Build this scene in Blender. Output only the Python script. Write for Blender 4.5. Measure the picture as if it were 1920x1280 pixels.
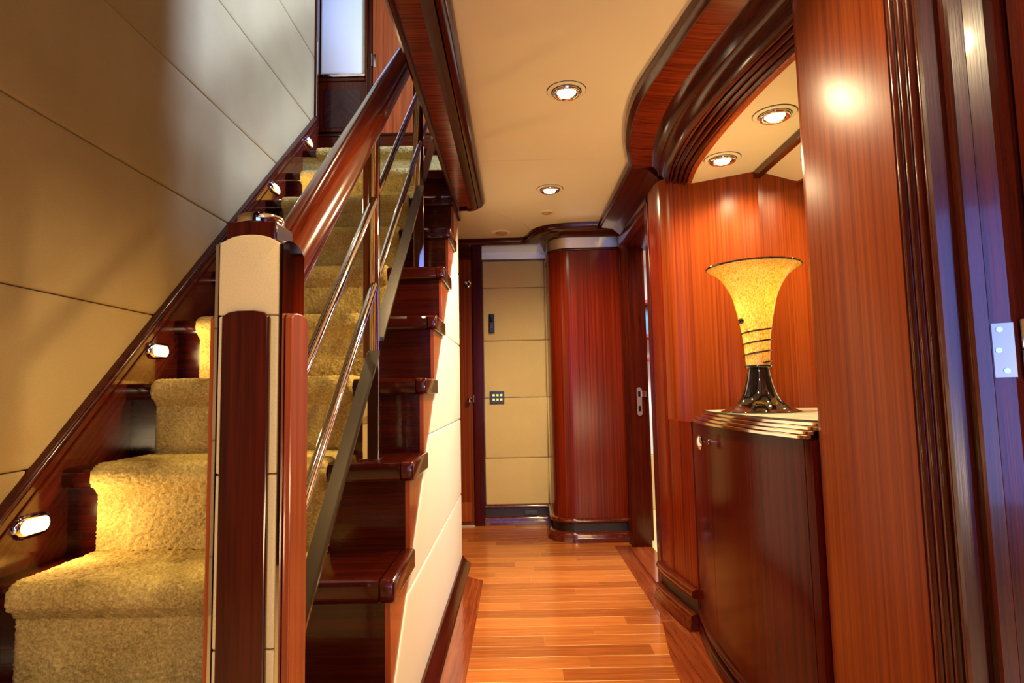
import bpy, bmesh, math, random
from mathutils import Vector, Matrix
random.seed(7)
S = bpy.context.scene
COL = S.collection
for o in list(bpy.data.objects):
    bpy.data.objects.remove(o)

# ------------------------------------------------------------------ camera
cam_d = bpy.data.cameras.new('camera')
cam = bpy.data.objects.new('camera', cam_d)
COL.objects.link(cam)
cam_d.sensor_fit = 'HORIZONTAL'
cam_d.sensor_width = 36.0
FPX = 1120.0
cam_d.lens = FPX / 1920.0 * 36.0
cam_d.clip_start = 0.02
fw = Vector((8.0, 95.0, FPX)).normalized()                # corridor direction in the camera's own axes (x right, y down, z ahead)
up = Vector((-260.0, -13140.0, FPX)); up = (up - fw * up.dot(fw)).normalized()
rt = fw.cross(up)
M3 = Matrix((rt, fw, up)) @ Matrix(((1, 0, 0), (0, -1, 0), (0, 0, -1)))
cam.matrix_world = Matrix.Translation((0, 0, 1.0)) @ M3.to_4x4()
S.camera = cam

# ------------------------------------------------------------------ world, daylight, exposure
W = bpy.data.worlds.new('world'); S.world = W
W.use_nodes = True
bg = W.node_tree.nodes['Background']
bg.inputs[0].default_value = (1.0, 0.80, 0.58, 1)
bg.inputs[1].default_value = 0.05
S.view_settings.view_transform = 'Standard'
S.view_settings.look = 'None'
S.view_settings.gamma = 1.0
S.view_settings.use_curve_mapping = False
S.view_settings.exposure = 0.42
try:
    S.cycles.use_denoising = True
    S.cycles.max_bounces = 8
    S.cycles.sample_clamp_indirect = 4.0
    S.cycles.blur_glossy = 0.5
    S.cycles.caustics_reflective = False
    S.cycles.caustics_refractive = False
except Exception:
    pass

def area_light(name, loc, target, sx, sy, power, color):
    d = bpy.data.lights.new(name, 'AREA'); d.shape = 'RECTANGLE'; d.size = sx; d.size_y = sy
    d.energy = power; d.color = color
    o = bpy.data.objects.new(name, d); COL.objects.link(o)
    o.location = loc
    o.rotation_euler = (Vector(target) - Vector(loc)).to_track_quat('-Z', 'Y').to_euler()
    return o

area_light('upper_deck_daylight', (1.3, 3.35, 3.85), (-1.45, 3.55, 2.9), 0.5, 0.9, 240, (0.30, 0.46, 1.0))
area_light('lobby_window_daylight', (-0.10, -1.55, 1.15), (0.45, 0.95, 1.05), 0.95, 1.5, 15, (0.07, 0.22, 1.0))
area_light('ceiling_fill_light', (0.55, -1.25, 0.6), (0.15, 1.8, 2.3), 0.4, 0.3, 22, (1.0, 0.74, 0.40))  # added unseen fill behind the camera that lifts the ceiling brightness

# ------------------------------------------------------------------ materials
def mat(name):
    m = bpy.data.materials.new(name); m.use_nodes = True
    nt = m.node_tree
    return m, nt, nt.nodes['Principled BSDF']

def N(nt, t, **kw):
    n = nt.nodes.new(t)
    for k, v in kw.items():
        setattr(n, k, v)
    return n

def plain(name, col, rough=0.5, metal=0.0, emit=None, estr=0.0, coat=0.0, spec=0.5):
    m, nt, b = mat(name)
    b.inputs['Base Color'].default_value = (*col, 1)
    b.inputs['Roughness'].default_value = rough
    b.inputs['Metallic'].default_value = metal
    b.inputs['Coat Weight'].default_value = coat
    b.inputs['Coat Roughness'].default_value = 0.04
    b.inputs['Specular IOR Level'].default_value = spec
    if emit:
        b.inputs['Emission Color'].default_value = (*emit, 1)
        b.inputs['Emission Strength'].default_value = estr
    return m

def wood(name, dark, light, stretch, rough=0.2, coat=0.0, ribbon=0.6, rnd=0.0, rot=(0, 0, 0), bump=0.02, spec=0.35):
    """Streaky timber: noise squeezed along the grain; broad ribbons + fine pores."""
    m, nt, b = mat(name)
    L = nt.links.new
    tc = N(nt, 'ShaderNodeTexCoord')
    mp = N(nt, 'ShaderNodeMapping'); mp.inputs['Rotation'].default_value = rot
    if any(rot):                                        # turn into the grain's own axes first, then squeeze
        mp.vector_type = 'TEXTURE'; mp.inputs['Scale'].default_value = tuple(1.0 / q for q in stretch)
    else:
        mp.inputs['Scale'].default_value = stretch
    L(tc.outputs['Object'], mp.inputs['Vector'])
    vec = mp.outputs['Vector']
    oi = N(nt, 'ShaderNodeObjectInfo')
    if rnd:
        add = N(nt, 'ShaderNodeVectorMath', operation='ADD')
        sc = N(nt, 'ShaderNodeMath', operation='MULTIPLY'); sc.inputs[1].default_value = 90.0
        L(oi.outputs['Random'], sc.inputs[0]); L(vec, add.inputs[0]); L(sc.outputs[0], add.inputs[1]); vec = add.outputs[0]
    n1 = N(nt, 'ShaderNodeTexNoise'); n1.inputs['Scale'].default_value = 1.0; n1.inputs['Detail'].default_value = 2.0
    n2 = N(nt, 'ShaderNodeTexNoise'); n2.inputs['Scale'].default_value = 5.0; n2.inputs['Detail'].default_value = 4.0
    L(vec, n1.inputs['Vector']); L(vec, n2.inputs['Vector'])
    mx = N(nt, 'ShaderNodeMath', operation='MULTIPLY_ADD'); mx.inputs[1].default_value = ribbon
    s2 = N(nt, 'ShaderNodeMath', operation='MULTIPLY'); s2.inputs[1].default_value = 1.0 - ribbon
    L(n2.outputs['Fac'], s2.inputs[0]); L(n1.outputs['Fac'], mx.inputs[0]); L(s2.outputs[0], mx.inputs[2])
    fac = mx.outputs[0]
    if rnd:
        r2 = N(nt, 'ShaderNodeMath', operation='MULTIPLY_ADD'); r2.inputs[1].default_value = rnd; r2.inputs[2].default_value = -rnd / 2
        L(oi.outputs['Random'], r2.inputs[0])
        a2 = N(nt, 'ShaderNodeMath', operation='ADD'); L(fac, a2.inputs[0]); L(r2.outputs[0], a2.inputs[1]); fac = a2.outputs[0]
    cr = N(nt, 'ShaderNodeValToRGB')
    cr.color_ramp.elements[0].position = 0.32; cr.color_ramp.elements[0].color = (*dark, 1)
    cr.color_ramp.elements[1].position = 0.68; cr.color_ramp.elements[1].color = (*light, 1)
    L(fac, cr.inputs['Fac']); L(cr.outputs['Color'], b.inputs['Base Color'])
    b.inputs['Roughness'].default_value = rough
    b.inputs['Coat Weight'].default_value = coat
    b.inputs['Coat Roughness'].default_value = 0.06
    b.inputs['Specular IOR Level'].default_value = spec
    if bump:
        bp = N(nt, 'ShaderNodeBump'); bp.inputs['Strength'].default_value = bump; bp.inputs['Distance'].default_value = 0.01
        L(n2.outputs['Fac'], bp.inputs['Height']); L(bp.outputs['Normal'], b.inputs['Normal'])
    return m

def cloth(name, c1, c2, scale=260.0, bump=0.25, rough=0.75, mottled=3.0, stretch=(1, 1, 1)):
    m, nt, b = mat(name); L = nt.links.new
    tc = N(nt, 'ShaderNodeTexCoord')
    mp = N(nt, 'ShaderNodeMapping'); mp.inputs['Scale'].default_value = stretch
    L(tc.outputs['Object'], mp.inputs['Vector'])
    n1 = N(nt, 'ShaderNodeTexNoise'); n1.inputs['Scale'].default_value = scale; n1.inputs['Detail'].default_value = 3
    n2 = N(nt, 'ShaderNodeTexNoise'); n2.inputs['Scale'].default_value = mottled; n2.inputs['Detail'].default_value = 3
    L(mp.outputs['Vector'], n1.inputs['Vector']); L(tc.outputs['Object'], n2.inputs['Vector'])
    ad = N(nt, 'ShaderNodeMath', operation='MULTIPLY_ADD'); ad.inputs[1].default_value = 0.6
    s2 = N(nt, 'ShaderNodeMath', operation='MULTIPLY'); s2.inputs[1].default_value = 0.4
    L(n2.outputs['Fac'], s2.inputs[0]); L(n1.outputs['Fac'], ad.inputs[0]); L(s2.outputs[0], ad.inputs[2])
    cr = N(nt, 'ShaderNodeValToRGB')
    cr.color_ramp.elements[0].position = 0.3; cr.color_ramp.elements[0].color = (*c1, 1)
    cr.color_ramp.elements[1].position = 0.7; cr.color_ramp.elements[1].color = (*c2, 1)
    L(ad.outputs[0], cr.inputs['Fac']); L(cr.outputs['Color'], b.inputs['Base Color'])
    b.inputs['Roughness'].default_value = rough
    b.inputs['Specular IOR Level'].default_value = 0.25
    bp = N(nt, 'ShaderNodeBump'); bp.inputs['Strength'].default_value = bump; bp.inputs['Distance'].default_value = 0.002
    L(n1.outputs['Fac'], bp.inputs['Height']); L(bp.outputs['Normal'], b.inputs['Normal'])
    return m

MAH_D, MAH_L = (0.022, 0.0020, 0.0008), (0.085, 0.0080, 0.0020)
m_mah = wood('mahogany_upright', MAH_D, MAH_L, (60, 60, 1.6), 0.20, 0.15)
m_mah_x = wood('mahogany_across', MAH_D, MAH_L, (1.6, 60, 60), 0.18, 0.12, bump=0.0)
m_mah_y = wood('mahogany_lengthwise', MAH_D, MAH_L, (60, 1.6, 60), 0.18, 0.12, bump=0.0)
m_slope = wood('mahogany_sloping', (0.055, 0.006, 0.002), (0.15, 0.020, 0.006), (70, 2.0, 70), 0.14, 0.7, rot=(math.atan(0.9185), 0, 0))
m_rail = wood('handrail_mahogany', (0.055, 0.005, 0.0015), (0.21, 0.027, 0.006), (60, 1.5, 60), 0.14, 0.5, rot=(math.atan(0.9185), 0, 0))
m_ven = wood('ribbon_veneer', (0.125, 0.0135, 0.0015), (0.245, 0.046, 0.0048), (105, 105, 0.7), 0.29, 0.0, ribbon=0.8, spec=0.14)
m_ven_d = wood('ribbon_veneer_deep', (0.080, 0.0050, 0.0010), (0.20, 0.018, 0.0030), (95, 95, 0.8), 0.22, 0.0, ribbon=0.75, spec=0.18)
m_tread = wood('deep_polished_mahogany', (0.015, 0.0012, 0.0005), (0.055, 0.0045, 0.0012), (1.6, 60, 60), 0.16, 0.25, bump=0.0)
m_cab = wood('dark_polished_mahogany', (0.034, 0.0022, 0.0005), (0.085, 0.0055, 0.0010), (60, 60, 1.2), 0.17, 0.0, spec=0.13)
m_case = wood('glossy_door_casing', (0.022, 0.0025, 0.0015), (0.085, 0.010, 0.004), (80, 80, 1.6), 0.22, 0.35, spec=0.5)
m_bar = plain('dark_brushed_steel', (0.30, 0.25, 0.20), 0.22, 1.0)
m_band = wood('cross_banded_veneer', (0.06, 0.005, 0.0012), (0.24, 0.030, 0.005), (3, 110, 3), 0.24, 0.1, ribbon=0.7)
m_plank = wood('teak_plank', (0.30, 0.075, 0.016), (0.58, 0.185, 0.042), (2.2, 80, 80), 0.19, 0.25, ribbon=0.5, rnd=0.30, bump=0.015)
m_bord = wood('dark_border_board', (0.15, 0.022, 0.006), (0.34, 0.075, 0.020), (60, 2.0, 60), 0.15, 0.5)
m_orange = wood('reddish_door_and_lit_side_wood', (0.20, 0.030, 0.006), (0.42, 0.085, 0.016), (60, 60, 1.2), 0.25, 0.2)  # door veneer; on pilasters and string panels, side lighting put into the colour
m_marq = wood('herringbone_marquetry', (0.012, 0.003, 0.003), (0.05, 0.010, 0.010), (60, 60, 3), 0.2, 0.3, rot=(0, 0.8, 0))
m_seam = plain('pale_inlay', (0.92, 0.66, 0.26), 0.3)
m_cream = cloth('cream_leather', (0.62, 0.46, 0.20), (0.78, 0.60, 0.29), 420, 0.22, 0.6)
m_white = cloth('ivory_leather', (0.86, 0.82, 0.70), (0.92, 0.89, 0.79), 380, 0.12, 0.55)
m_tan = cloth('tan_dimmed_leather', (0.41, 0.265, 0.090), (0.56, 0.385, 0.150), 420, 0.35, 0.65)  # cream leather with dim stairwell light put into its tan; also vent discs
m_carpet = cloth('wool_carpet', (0.27, 0.16, 0.022), (0.80, 0.58, 0.17), 150, 1.0, 0.95, 6.0)
m_ceil = cloth('lacquered_ceiling', (0.87, 0.75, 0.49), (0.90, 0.79, 0.53), 3, 0.0, 0.22, 1.5)
m_chrome = plain('polished_steel', (0.82, 0.80, 0.78), 0.06, 1.0)
m_brush = plain('satin_steel', (0.74, 0.66, 0.52), 0.38, 1.0)
m_band_steel = plain('pale_polished_steel', (0.95, 0.88, 0.76), 0.10, 1.0)
m_post = plain('mirror_post_steel', (0.80, 0.74, 0.66), 0.03, 1.0)
m_mirror = plain('mirror_glass', (0.93, 0.92, 0.90), 0.0, 1.0)
m_black = plain('black_plastic', (0.006, 0.005, 0.005), 0.25)
m_gap = plain('shadow_gap', (0.010, 0.003, 0.002), 0.4)
m_blackglass = plain('black_glass', (0.006, 0.004, 0.004), 0.03, coat=1.0)
m_stone = cloth('speckled_stone', (0.55, 0.46, 0.30), (0.92, 0.86, 0.68), 160, 0.15, 0.2, 40)
m_bulb = plain('lit_bulb', (1, 1, 1), 0.3, emit=(1.0, 0.84, 0.52), estr=18)
m_step = plain('lit_step_lens', (1, 1, 1), 0.3, emit=(1.0, 0.74, 0.30), estr=2.6)
m_btn = plain('lit_button', (0.8, 0.7, 0.1), 0.3, emit=(0.9, 0.75, 0.15), estr=0.5)
m_whitewall = plain('white_paint', (0.85, 0.83, 0.80), 0.5)
m_blue = plain('pale_blue_fabric', (0.12, 0.38, 0.60), 0.6)
m_red = plain('red_spines', (0.35, 0.05, 0.05), 0.5)
m_yel = plain('sand_floor_mat', (0.75, 0.52, 0.20), 0.7)

def glass_shade():
    m, nt, b = mat('mottled_amber_glass'); L = nt.links.new
    tc = N(nt, 'ShaderNodeTexCoord')
    mp = N(nt, 'ShaderNodeMapping'); mp.inputs['Scale'].default_value = (1, 1, 0.45)
    L(tc.outputs['Object'], mp.inputs['Vector'])
    v = N(nt, 'ShaderNodeTexVoronoi', feature='DISTANCE_TO_EDGE'); v.inputs['Scale'].default_value = 150
    n = N(nt, 'ShaderNodeTexNoise'); n.inputs['Scale'].default_value = 130; n.inputs['Detail'].default_value = 3
    L(mp.outputs['Vector'], v.inputs['Vector']); L(mp.outputs['Vector'], n.inputs['Vector'])
    s = N(nt, 'ShaderNodeMath', operation='MULTIPLY_ADD'); s.inputs[1].default_value = 1.7
    L(v.outputs['Distance'], s.inputs[0]); L(n.outputs['Fac'], s.inputs[2])
    cr = N(nt, 'ShaderNodeValToRGB')
    e = cr.color_ramp.elements
    e[0].position = 0.42; e[0].color = (0.60, 0.30, 0.05, 1)
    e[1].position = 0.95; e[1].color = (0.97, 0.84, 0.42, 1)
    e.new(0.62).color = (0.92, 0.66, 0.18, 1)
    L(s.outputs[0], cr.inputs['Fac']); L(cr.outputs['Color'], b.inputs['Base Color'])
    b.inputs['Roughness'].default_value = 0.12
    b.inputs['Coat Weight'].default_value = 0.4
    tr = N(nt, 'ShaderNodeBsdfTranslucent'); L(cr.outputs['Color'], tr.inputs['Color'])
    mx = N(nt, 'ShaderNodeMixShader'); mx.inputs[0].default_value = 0.45
    out = nt.nodes['Material Output']
    L(b.outputs[0], mx.inputs[1]); L(tr.outputs[0], mx.inputs[2]); L(mx.outputs[0], out.inputs['Surface'])
    return m
m_amber = glass_shade()

# ------------------------------------------------------------------ mesh helpers
class MB:
    """Collects vertices and faces in room coordinates, then links them as ONE mesh object."""
    def __init__(s): s.v = []; s.f = []
    def add(s, vs, fs):
        k = len(s.v); s.v += [tuple(v) for v in vs]; s.f += [tuple(i + k for i in f) for f in fs]; return s
    def box(s, x0, x1, y0, y1, z0, z1):
        v = [(x, y, z) for z in (z0, z1) for y in (y0, y1) for x in (x0, x1)]
        return s.add(v, [(0, 2, 3, 1), (4, 5, 7, 6), (0, 1, 5, 4), (2, 6, 7, 3), (0, 4, 6, 2), (1, 3, 7, 5)])
    def prism(s, poly, a, b, to=lambda u, v, w: (u, v, w)):
        n = len(poly)
        v = [to(p[0], p[1], a) for p in poly] + [to(p[0], p[1], b) for p in poly]
        f = [tuple(range(n)), tuple(range(2 * n - 1, n - 1, -1))]
        f += [(i, i + n, (i + 1) % n + n, (i + 1) % n) for i in range(n)]
        return s.add(v, f)
    def grid(s, rows, closed=False):
        n = len(rows[0]); v = [p for r in rows for p in r]; f = []
        for i in range(len(rows) - 1):
            for j in range(n if closed else n - 1):
                k = (j + 1) % n
                f.append((i * n + j, i * n + k, (i + 1) * n + k, (i + 1) * n + j))
        return s.add(v, f)
    def tube(s, pts, r, n=12, cap=True, ry=None):
        rows = []; pts = [Vector(p) for p in pts]; m = len(pts)
        rs = r if isinstance(r, (list, tuple)) else [r] * m
        ref = None
        for i, p in enumerate(pts):
            d = (pts[min(i + 1, m - 1)] - pts[max(i - 1, 0)]).normalized()
            if ref is None:
                ref = Vector((1, 0, 0)) if abs(d.x) < 0.9 else Vector((0, 1, 0))
            a = (ref - d * ref.dot(d)).normalized(); ref = a; b = d.cross(a)
            rows.append([tuple(p + (a * math.cos(t) + b * math.sin(t) * ((ry / rs[i]) if ry else 1)) * rs[i]) for t in [2 * math.pi * k / n for k in range(n)]])
        k = len(s.v); s.grid(rows, True)
        if cap:
            s.f.append(tuple(k + j for j in range(n))[::-1]); s.f.append(tuple(k + (m - 1) * n + j for j in range(n)))
        return s
    def lathe(s, prof, c, n=40, ax='z'):
        rows = []
        for r, h in prof:
            row = []
            for k in range(n):
                t = 2 * math.pi * k / n; a, b = r * math.cos(t), r * math.sin(t)
                row.append((c[0] + a, c[1] + b, c[2] + h) if ax == 'z' else ((c[0] + h, c[1] + a, c[2] + b) if ax == 'x' else (c[0] + a, c[1] + h, c[2] + b)))
            rows.append(row)
        return s.grid(rows, True)
    def pad(s, poly, to, t=0.010, soft=0.018):
        """Upholstered pad: convex outline, sides, rolled edge, flat face."""
        rings = [(0, 0), (0, t * 0.35), (soft * 0.12, t * 0.72), (soft * 0.45, t * 0.93), (soft, t)]
        rows = [[to(u, v, d) for u, v in inset(poly, q)] for q, d in rings]
        k = len(s.v); n = len(poly); s.grid(rows, True)
        s.f.append(tuple(k + (len(rings) - 1) * n + j for j in range(n)))
        return s
    def build(s, name, m, parent=None, smooth=False, bevel=0.0, seg=2, kind=None, angle=40):
        off = parent['_loc'] if parent is not None and '_loc' in parent else (0, 0, 0)
        me = bpy.data.meshes.new(name)
        me.from_pydata([(x - off[0], y - off[1], z - off[2]) for x, y, z in s.v], [], s.f)
        bm = bmesh.new(); bm.from_mesh(me)
        bmesh.ops.recalc_face_normals(bm, faces=bm.faces)
        if bevel:
            es = [e for e in bm.edges if len(e.link_faces) == 2 and e.calc_face_angle(0) > 0.6]
            bmesh.ops.bevel(bm, geom=es, offset=bevel, segments=seg, affect='EDGES', profile=0.5, clamp_overlap=True)
        bm.to_mesh(me); bm.free()
        me.materials.append(m)
        if smooth or bevel:
            me.shade_smooth()
            try: me.set_sharp_from_angle(angle=math.radians(20 if bevel and angle == 40 else angle))
            except Exception: pass
        o = bpy.data.objects.new(name, me); COL.objects.link(o)
        if parent is not None: o.parent = parent
        elif kind: o['kind'] = kind
        if parent is not None and kind == 'stuff': o['kind'] = kind
        o['_loc'] = off
        return o

def inset(poly, q):
    if q == 0: return list(poly)
    n = len(poly); A = sum(poly[i][0] * poly[(i + 1) % n][1] - poly[(i + 1) % n][0] * poly[i][1] for i in range(n))
    sg = 1 if A > 0 else -1; L = []
    for i in range(n):
        (x0, y0), (x1, y1) = poly[i], poly[(i + 1) % n]; l = math.hypot(x1 - x0, y1 - y0)
        nx, ny = -(y1 - y0) / l * sg, (x1 - x0) / l * sg
        L.append((nx, ny, nx * x0 + ny * y0 + q))
    out = []
    for i in range(n):
        a, b, c = L[i - 1]; d, e, f = L[i]; D = a * e - b * d
        out.append(((c * e - b * f) / D, (a * f - c * d) / D) if abs(D) > 1e-6 else (poly[i][0] + d * q, poly[i][1] + e * q))
    return out

def smooth_path(pts, k=8):
    out = []
    P = [Vector(p) for p in pts]
    for i in range(len(P) - 1):
        a, b, c, d = P[max(i - 1, 0)], P[i], P[i + 1], P[min(i + 2, len(P) - 1)]
        for j in range(k):
            t = j / k
            out.append(0.5 * ((2 * b) + (c - a) * t + (2 * a - 5 * b + 4 * c - d) * t * t + (3 * b - a - 3 * c + d) * t ** 3))
    out.append(P[-1])
    return [tuple(p) for p in out]

def arc(cx, cy, r, a0, a1, n=8):
    return [(cx + r * math.cos(math.radians(a0 + (a1 - a0) * k / n)), cy + r * math.sin(math.radians(a0 + (a1 - a0) * k / n))) for k in range(n + 1)]

def normals(path, side):
    out = []
    for i in range(len(path)):
        a = Vector(path[max(i - 1, 0)]); b = Vector(path[i]); c = Vector(path[min(i + 1, len(path) - 1)])
        d1 = (b - a).normalized() if i else (c - b).normalized(); d2 = (c - b).normalized() if i < len(path) - 1 else d1
        n1 = Vector((-d1.y, d1.x)); n2 = Vector((-d2.y, d2.x)); n = (n1 + n2).normalized()
        out.append(n * side / max(0.5, n.dot(n1)))
    return out

def sweep(mb, path, prof, side, closed=True):
    """prof: (offset from path, z) ; offset measured to `side` of the path."""
    ns = normals(path, side)
    rows = [[(p[0] + n.x * o, p[1] + n.y * o, z) for o, z in prof] for p, n in zip(path, ns)]
    k = len(mb.v); mb.grid(rows, closed)
    if closed:
        m = len(prof); mb.f.append(tuple(k + j for j in range(m))); mb.f.append(tuple(k + (len(path) - 1) * m + j for j in range(m))[::-1])
    return mb

def tag(o, label=None, cat=None, group=None):
    if label: o['label'] = label
    if cat: o['category'] = cat
    if group: o['group'] = group
    return o

def thing(name, label, cat, loc, group=None):
    o = bpy.data.objects.new(name, None); COL.objects.link(o)
    o.location = loc; o['_loc'] = tuple(loc); o.empty_display_size = 0.05
    return tag(o, label, cat, group)

def copy_thing(o, loc, label, rot=None):
    r = o.copy(); COL.objects.link(r); r.location = loc
    if rot: r.rotation_euler = rot
    r['label'] = label
    for c in o.children:
        d = c.copy(); COL.objects.link(d); d.parent = r
        for g in c.children:
            e = g.copy(); COL.objects.link(e); e.parent = d
    return r

def struct(o): o['kind'] = 'structure'; return o

# ================================================================== SETTING
CEIL = 2.14
# ---- floor
fl = struct(MB().box(-1.5, 2.6, -1.6, 5.6, -0.06, -0.0012).build('floor', m_seam))
PITCH = 0.098
y = 0.30; k = 0
while y < 4.60:
    x = -0.62 if y > 3.2 else -0.34
    cuts = [x]
    off = random.uniform(0.25, 1.0)
    while x + off < 0.62:
        x += off; cuts.append(x); off = random.uniform(0.55, 1.1)
    if 0.72 - cuts[-1] < 0.12: cuts.pop()
    cuts.append(0.74)
    for a, b in zip(cuts[:-1], cuts[1:]):
        MB().box(a + 0.00015, b - 0.00015, y + 0.0026, min(y + PITCH, 4.62) - 0.0026, -0.003, 0.0).build('plank', m_plank, fl)
    y += PITCH; k += 1
# dark border boards that run along both sides, curved in front of the cabinet
bl = [(-0.33, 0.3), (-0.195, 0.3), (-0.197, 3.27)] + arc(-0.237, 3.27, 0.04, 0, 70, 5)[1:] + [(-0.33, 3.40)]
MB().prism(bl, -0.003, 0.0022).build('border_board', m_bord, fl, bevel=0.0008)
edge = [(0.613, 3.95), (0.613, 2.72)] + smooth_path([(0.613, 2.70), (0.590, 2.55), (0.562, 2.37), (0.545, 2.18), (0.540, 2.00), (0.545, 1.80), (0.560, 1.6), (0.59, 1.35), (0.62, 1.15)], 4)
e1 = [p for p in edge if p[1] >= 2.70]; e2 = [p for p in edge if p[1] <= 2.70]
MB().prism(e1 + [(0.76, 2.70), (0.76, 3.95)], -0.003, 0.0022).build('border_board', m_bord, fl, bevel=0.0006)
MB().prism(e2 + [(0.80, 1.15), (0.80, 2.699)], -0.003, 0.0022).build('border_board', m_bord, fl, bevel=0.0006)

# ---- ceiling in three lacquered panels
ce = struct(MB().box(-0.31, 0.9, -1.6, 4.8, 2.172, 2.19).build('ceiling', m_gap))
MB().prism([(-0.31, -1.6), (1.3, -1.6), (1.3, 2.863), (-0.31, 2.863)], CEIL, 2.171).build('ceiling_panel', m_ceil, ce)
MB().prism([(-0.31, 2.866), (1.3, 2.866), (1.3, 4.75), (0.30, 4.75), (0.075, 3.975), (-0.25, 3.53), (-0.31, 3.45)], CEIL, 2.171).build('ceiling_panel', m_ceil, ce)
MB().prism([(-0.312, 3.4535), (-0.252, 3.5335), (0.0725, 3.978), (0.296, 4.75), (-1.0, 4.75), (-1.0, 3.66), (-0.312, 3.66)], CEIL, 2.171).build('ceiling_panel', m_ceil, ce)

# ---- left wall of the stairwell: leather panels, dim light's tan put into the colour, level seams
YZ = lambda X: (lambda u, v, d: (X + d, u, v))
wl = struct(MB().box(-1.56, -1.45, -1.6, 4.30, 0.0, 4.75).build('wall_left', m_gap))
SE = [-0.02, 0.26, 0.80, 1.335, 1.88, 2.425, 2.975, 3.49, 4.03, 4.57]
for a, b in zip(SE[:-1], SE[1:]):
    MB().pad([(-1.59, a + 0.0015), (4.215, a + 0.0015), (4.215, b - 0.0015), (-1.59, b - 0.0015)], YZ(-1.4505), 0.012, 0.022).build('leather_panel', m_tan, wl, smooth=True, angle=60)
# sloping skirting board with its moulded cap
sk = lambda yy: 0.698 + 0.9185 * (yy - 1.671)
bs = struct(MB().prism([(0.92, sk(0.92)), (4.215, sk(4.215)), (4.215, sk(4.215) - 0.62), (1.5, 0.0), (0.92, 0.0)], -1.449, -1.418, lambda u, v, w: (w, u, v)).build('baseboard_left', m_slope))
mb = MB()
rows = []
for yy in (0.92, 4.215):
    z = sk(yy)
    rows.append([(-1.449, yy, z + 0.012), (-1.420, yy, z + 0.012), (-1.409, yy, z + 0.006), (-1.406, yy, z - 0.004), (-1.410, yy, z - 0.016), (-1.4145, yy, z - 0.024), (-1.418, yy, z - 0.030), (-1.449, yy, z - 0.03)])
mb.grid(rows, True).build('cap_moulding', m_mah_y, bs, smooth=True, angle=50)
mb = MB(); rows = []
for yy in (0.92, 4.215):
    z = sk(yy) - 0.062
    rows.append([(-1.418, yy, z + 0.008), (-1.4135, yy, z + 0.004), (-1.4135, yy, z - 0.004), (-1.418, yy, z - 0.008)])
mb.grid(rows, True).build('bead', m_mah_y, bs, smooth=True)

# ---- end trim of the left wall and the landing's back wall upstairs
tr = struct(MB().box(-1.47, -1.425, 4.22, 4.275, 2.60, 4.75).build('trim_1', m_mah, bevel=0.004))
MB().box(-1.427, -1.421, 4.219, 4.229, 3.02, 3.62).build('steel_edge', m_chrome, tr)
wb = struct(MB().box(-1.6, 0.3, 4.40, 4.5, 2.14, 4.75).build('wall_landing', m_gap))
XZ = lambda Y: (lambda u, v, d: (u, Y - d, v))
MB().pad([(-1.455, 3.455), (-1.112, 3.455), (-1.112, 4.55), (-1.455, 4.55)], XZ(4.398), 0.014, 0.02).build('leather_panel', m_white, wb, smooth=True, angle=60)
MB().box(-1.46, -1.105, 4.37, 4.40, 3.428, 3.452).build('ledge', m_chrome, wb, bevel=0.004)
MB().box(-1.46, -1.105, 4.374, 4.40, 3.395, 3.424).build('ledge', m_mah_x, wb, bevel=0.006)
p = MB().box(-1.46, -1.105, 4.384, 4.40, 3.0, 3.394).build('marquetry_frame', m_mah, wb, bevel=0.002)
m_marq2 = wood('herringbone_marquetry_mirrored', (0.012, 0.003, 0.003), (0.05, 0.010, 0.010), (60, 60, 3), 0.2, 0.3, rot=(0, -0.8, 0))
MB().box(-1.42, -1.2835, 4.380, 4.386, 3.03, 3.335).build('marquetry_leaf', m_marq, wb)
MB().box(-1.2825, -1.145, 4.380, 4.386, 3.03, 3.335).build('marquetry_leaf', m_marq2, wb)
mb = MB()
for a, b, d in ((-1.105, -1.088, 0.03), (-1.088, -1.07, 0.022), (-1.07, -1.052, 0.034)):
    mb.box(a, b, 4.40 - d, 4.41, 2.9, 4.6)
mb.build('door_casing', m_mah, wb, bevel=0.005)
MB().box(-1.46, -0.33, 4.365, 4.40, 2.67, 2.955).build('landing_skirting', m_mah_x, wb, bevel=0.003)
MB().tube([(-1.46, 4.362, 2.962), (-0.33, 4.362, 2.962)], 0.009).build('skirting_bead', m_mah_x, wb, smooth=True)
d2 = struct(MB().box(-1.048, -0.42, 4.372, 4.398, 2.97, 4.55).build('door_1', m_orange, bevel=0.003))
mb = MB().tube([(-1.050, 4.362, 3.50), (-1.050, 4.362, 3.60)], 0.007, 10)
mb.box(-1.05, -1.024, 4.368, 4.373, 3.50, 3.60).build('hinge', m_chrome, d2, smooth=True)
struct(MB().box(-1.45, -0.33, 3.93, 4.39, 2.50, 2.665).build('floor_landing', m_carpet))
struct(MB().box(-1.56, 1.6, -1.6, 4.5, 4.75, 4.85).build('ceiling_upper', m_mah_y))
struct(MB().box(-0.335, -0.27, -1.6, 2.86, 2.68, 4.75).build('wall_upper', m_mah_y))  # unseen upper-deck wall, added to cut the daylight's edge on the left wall

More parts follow.
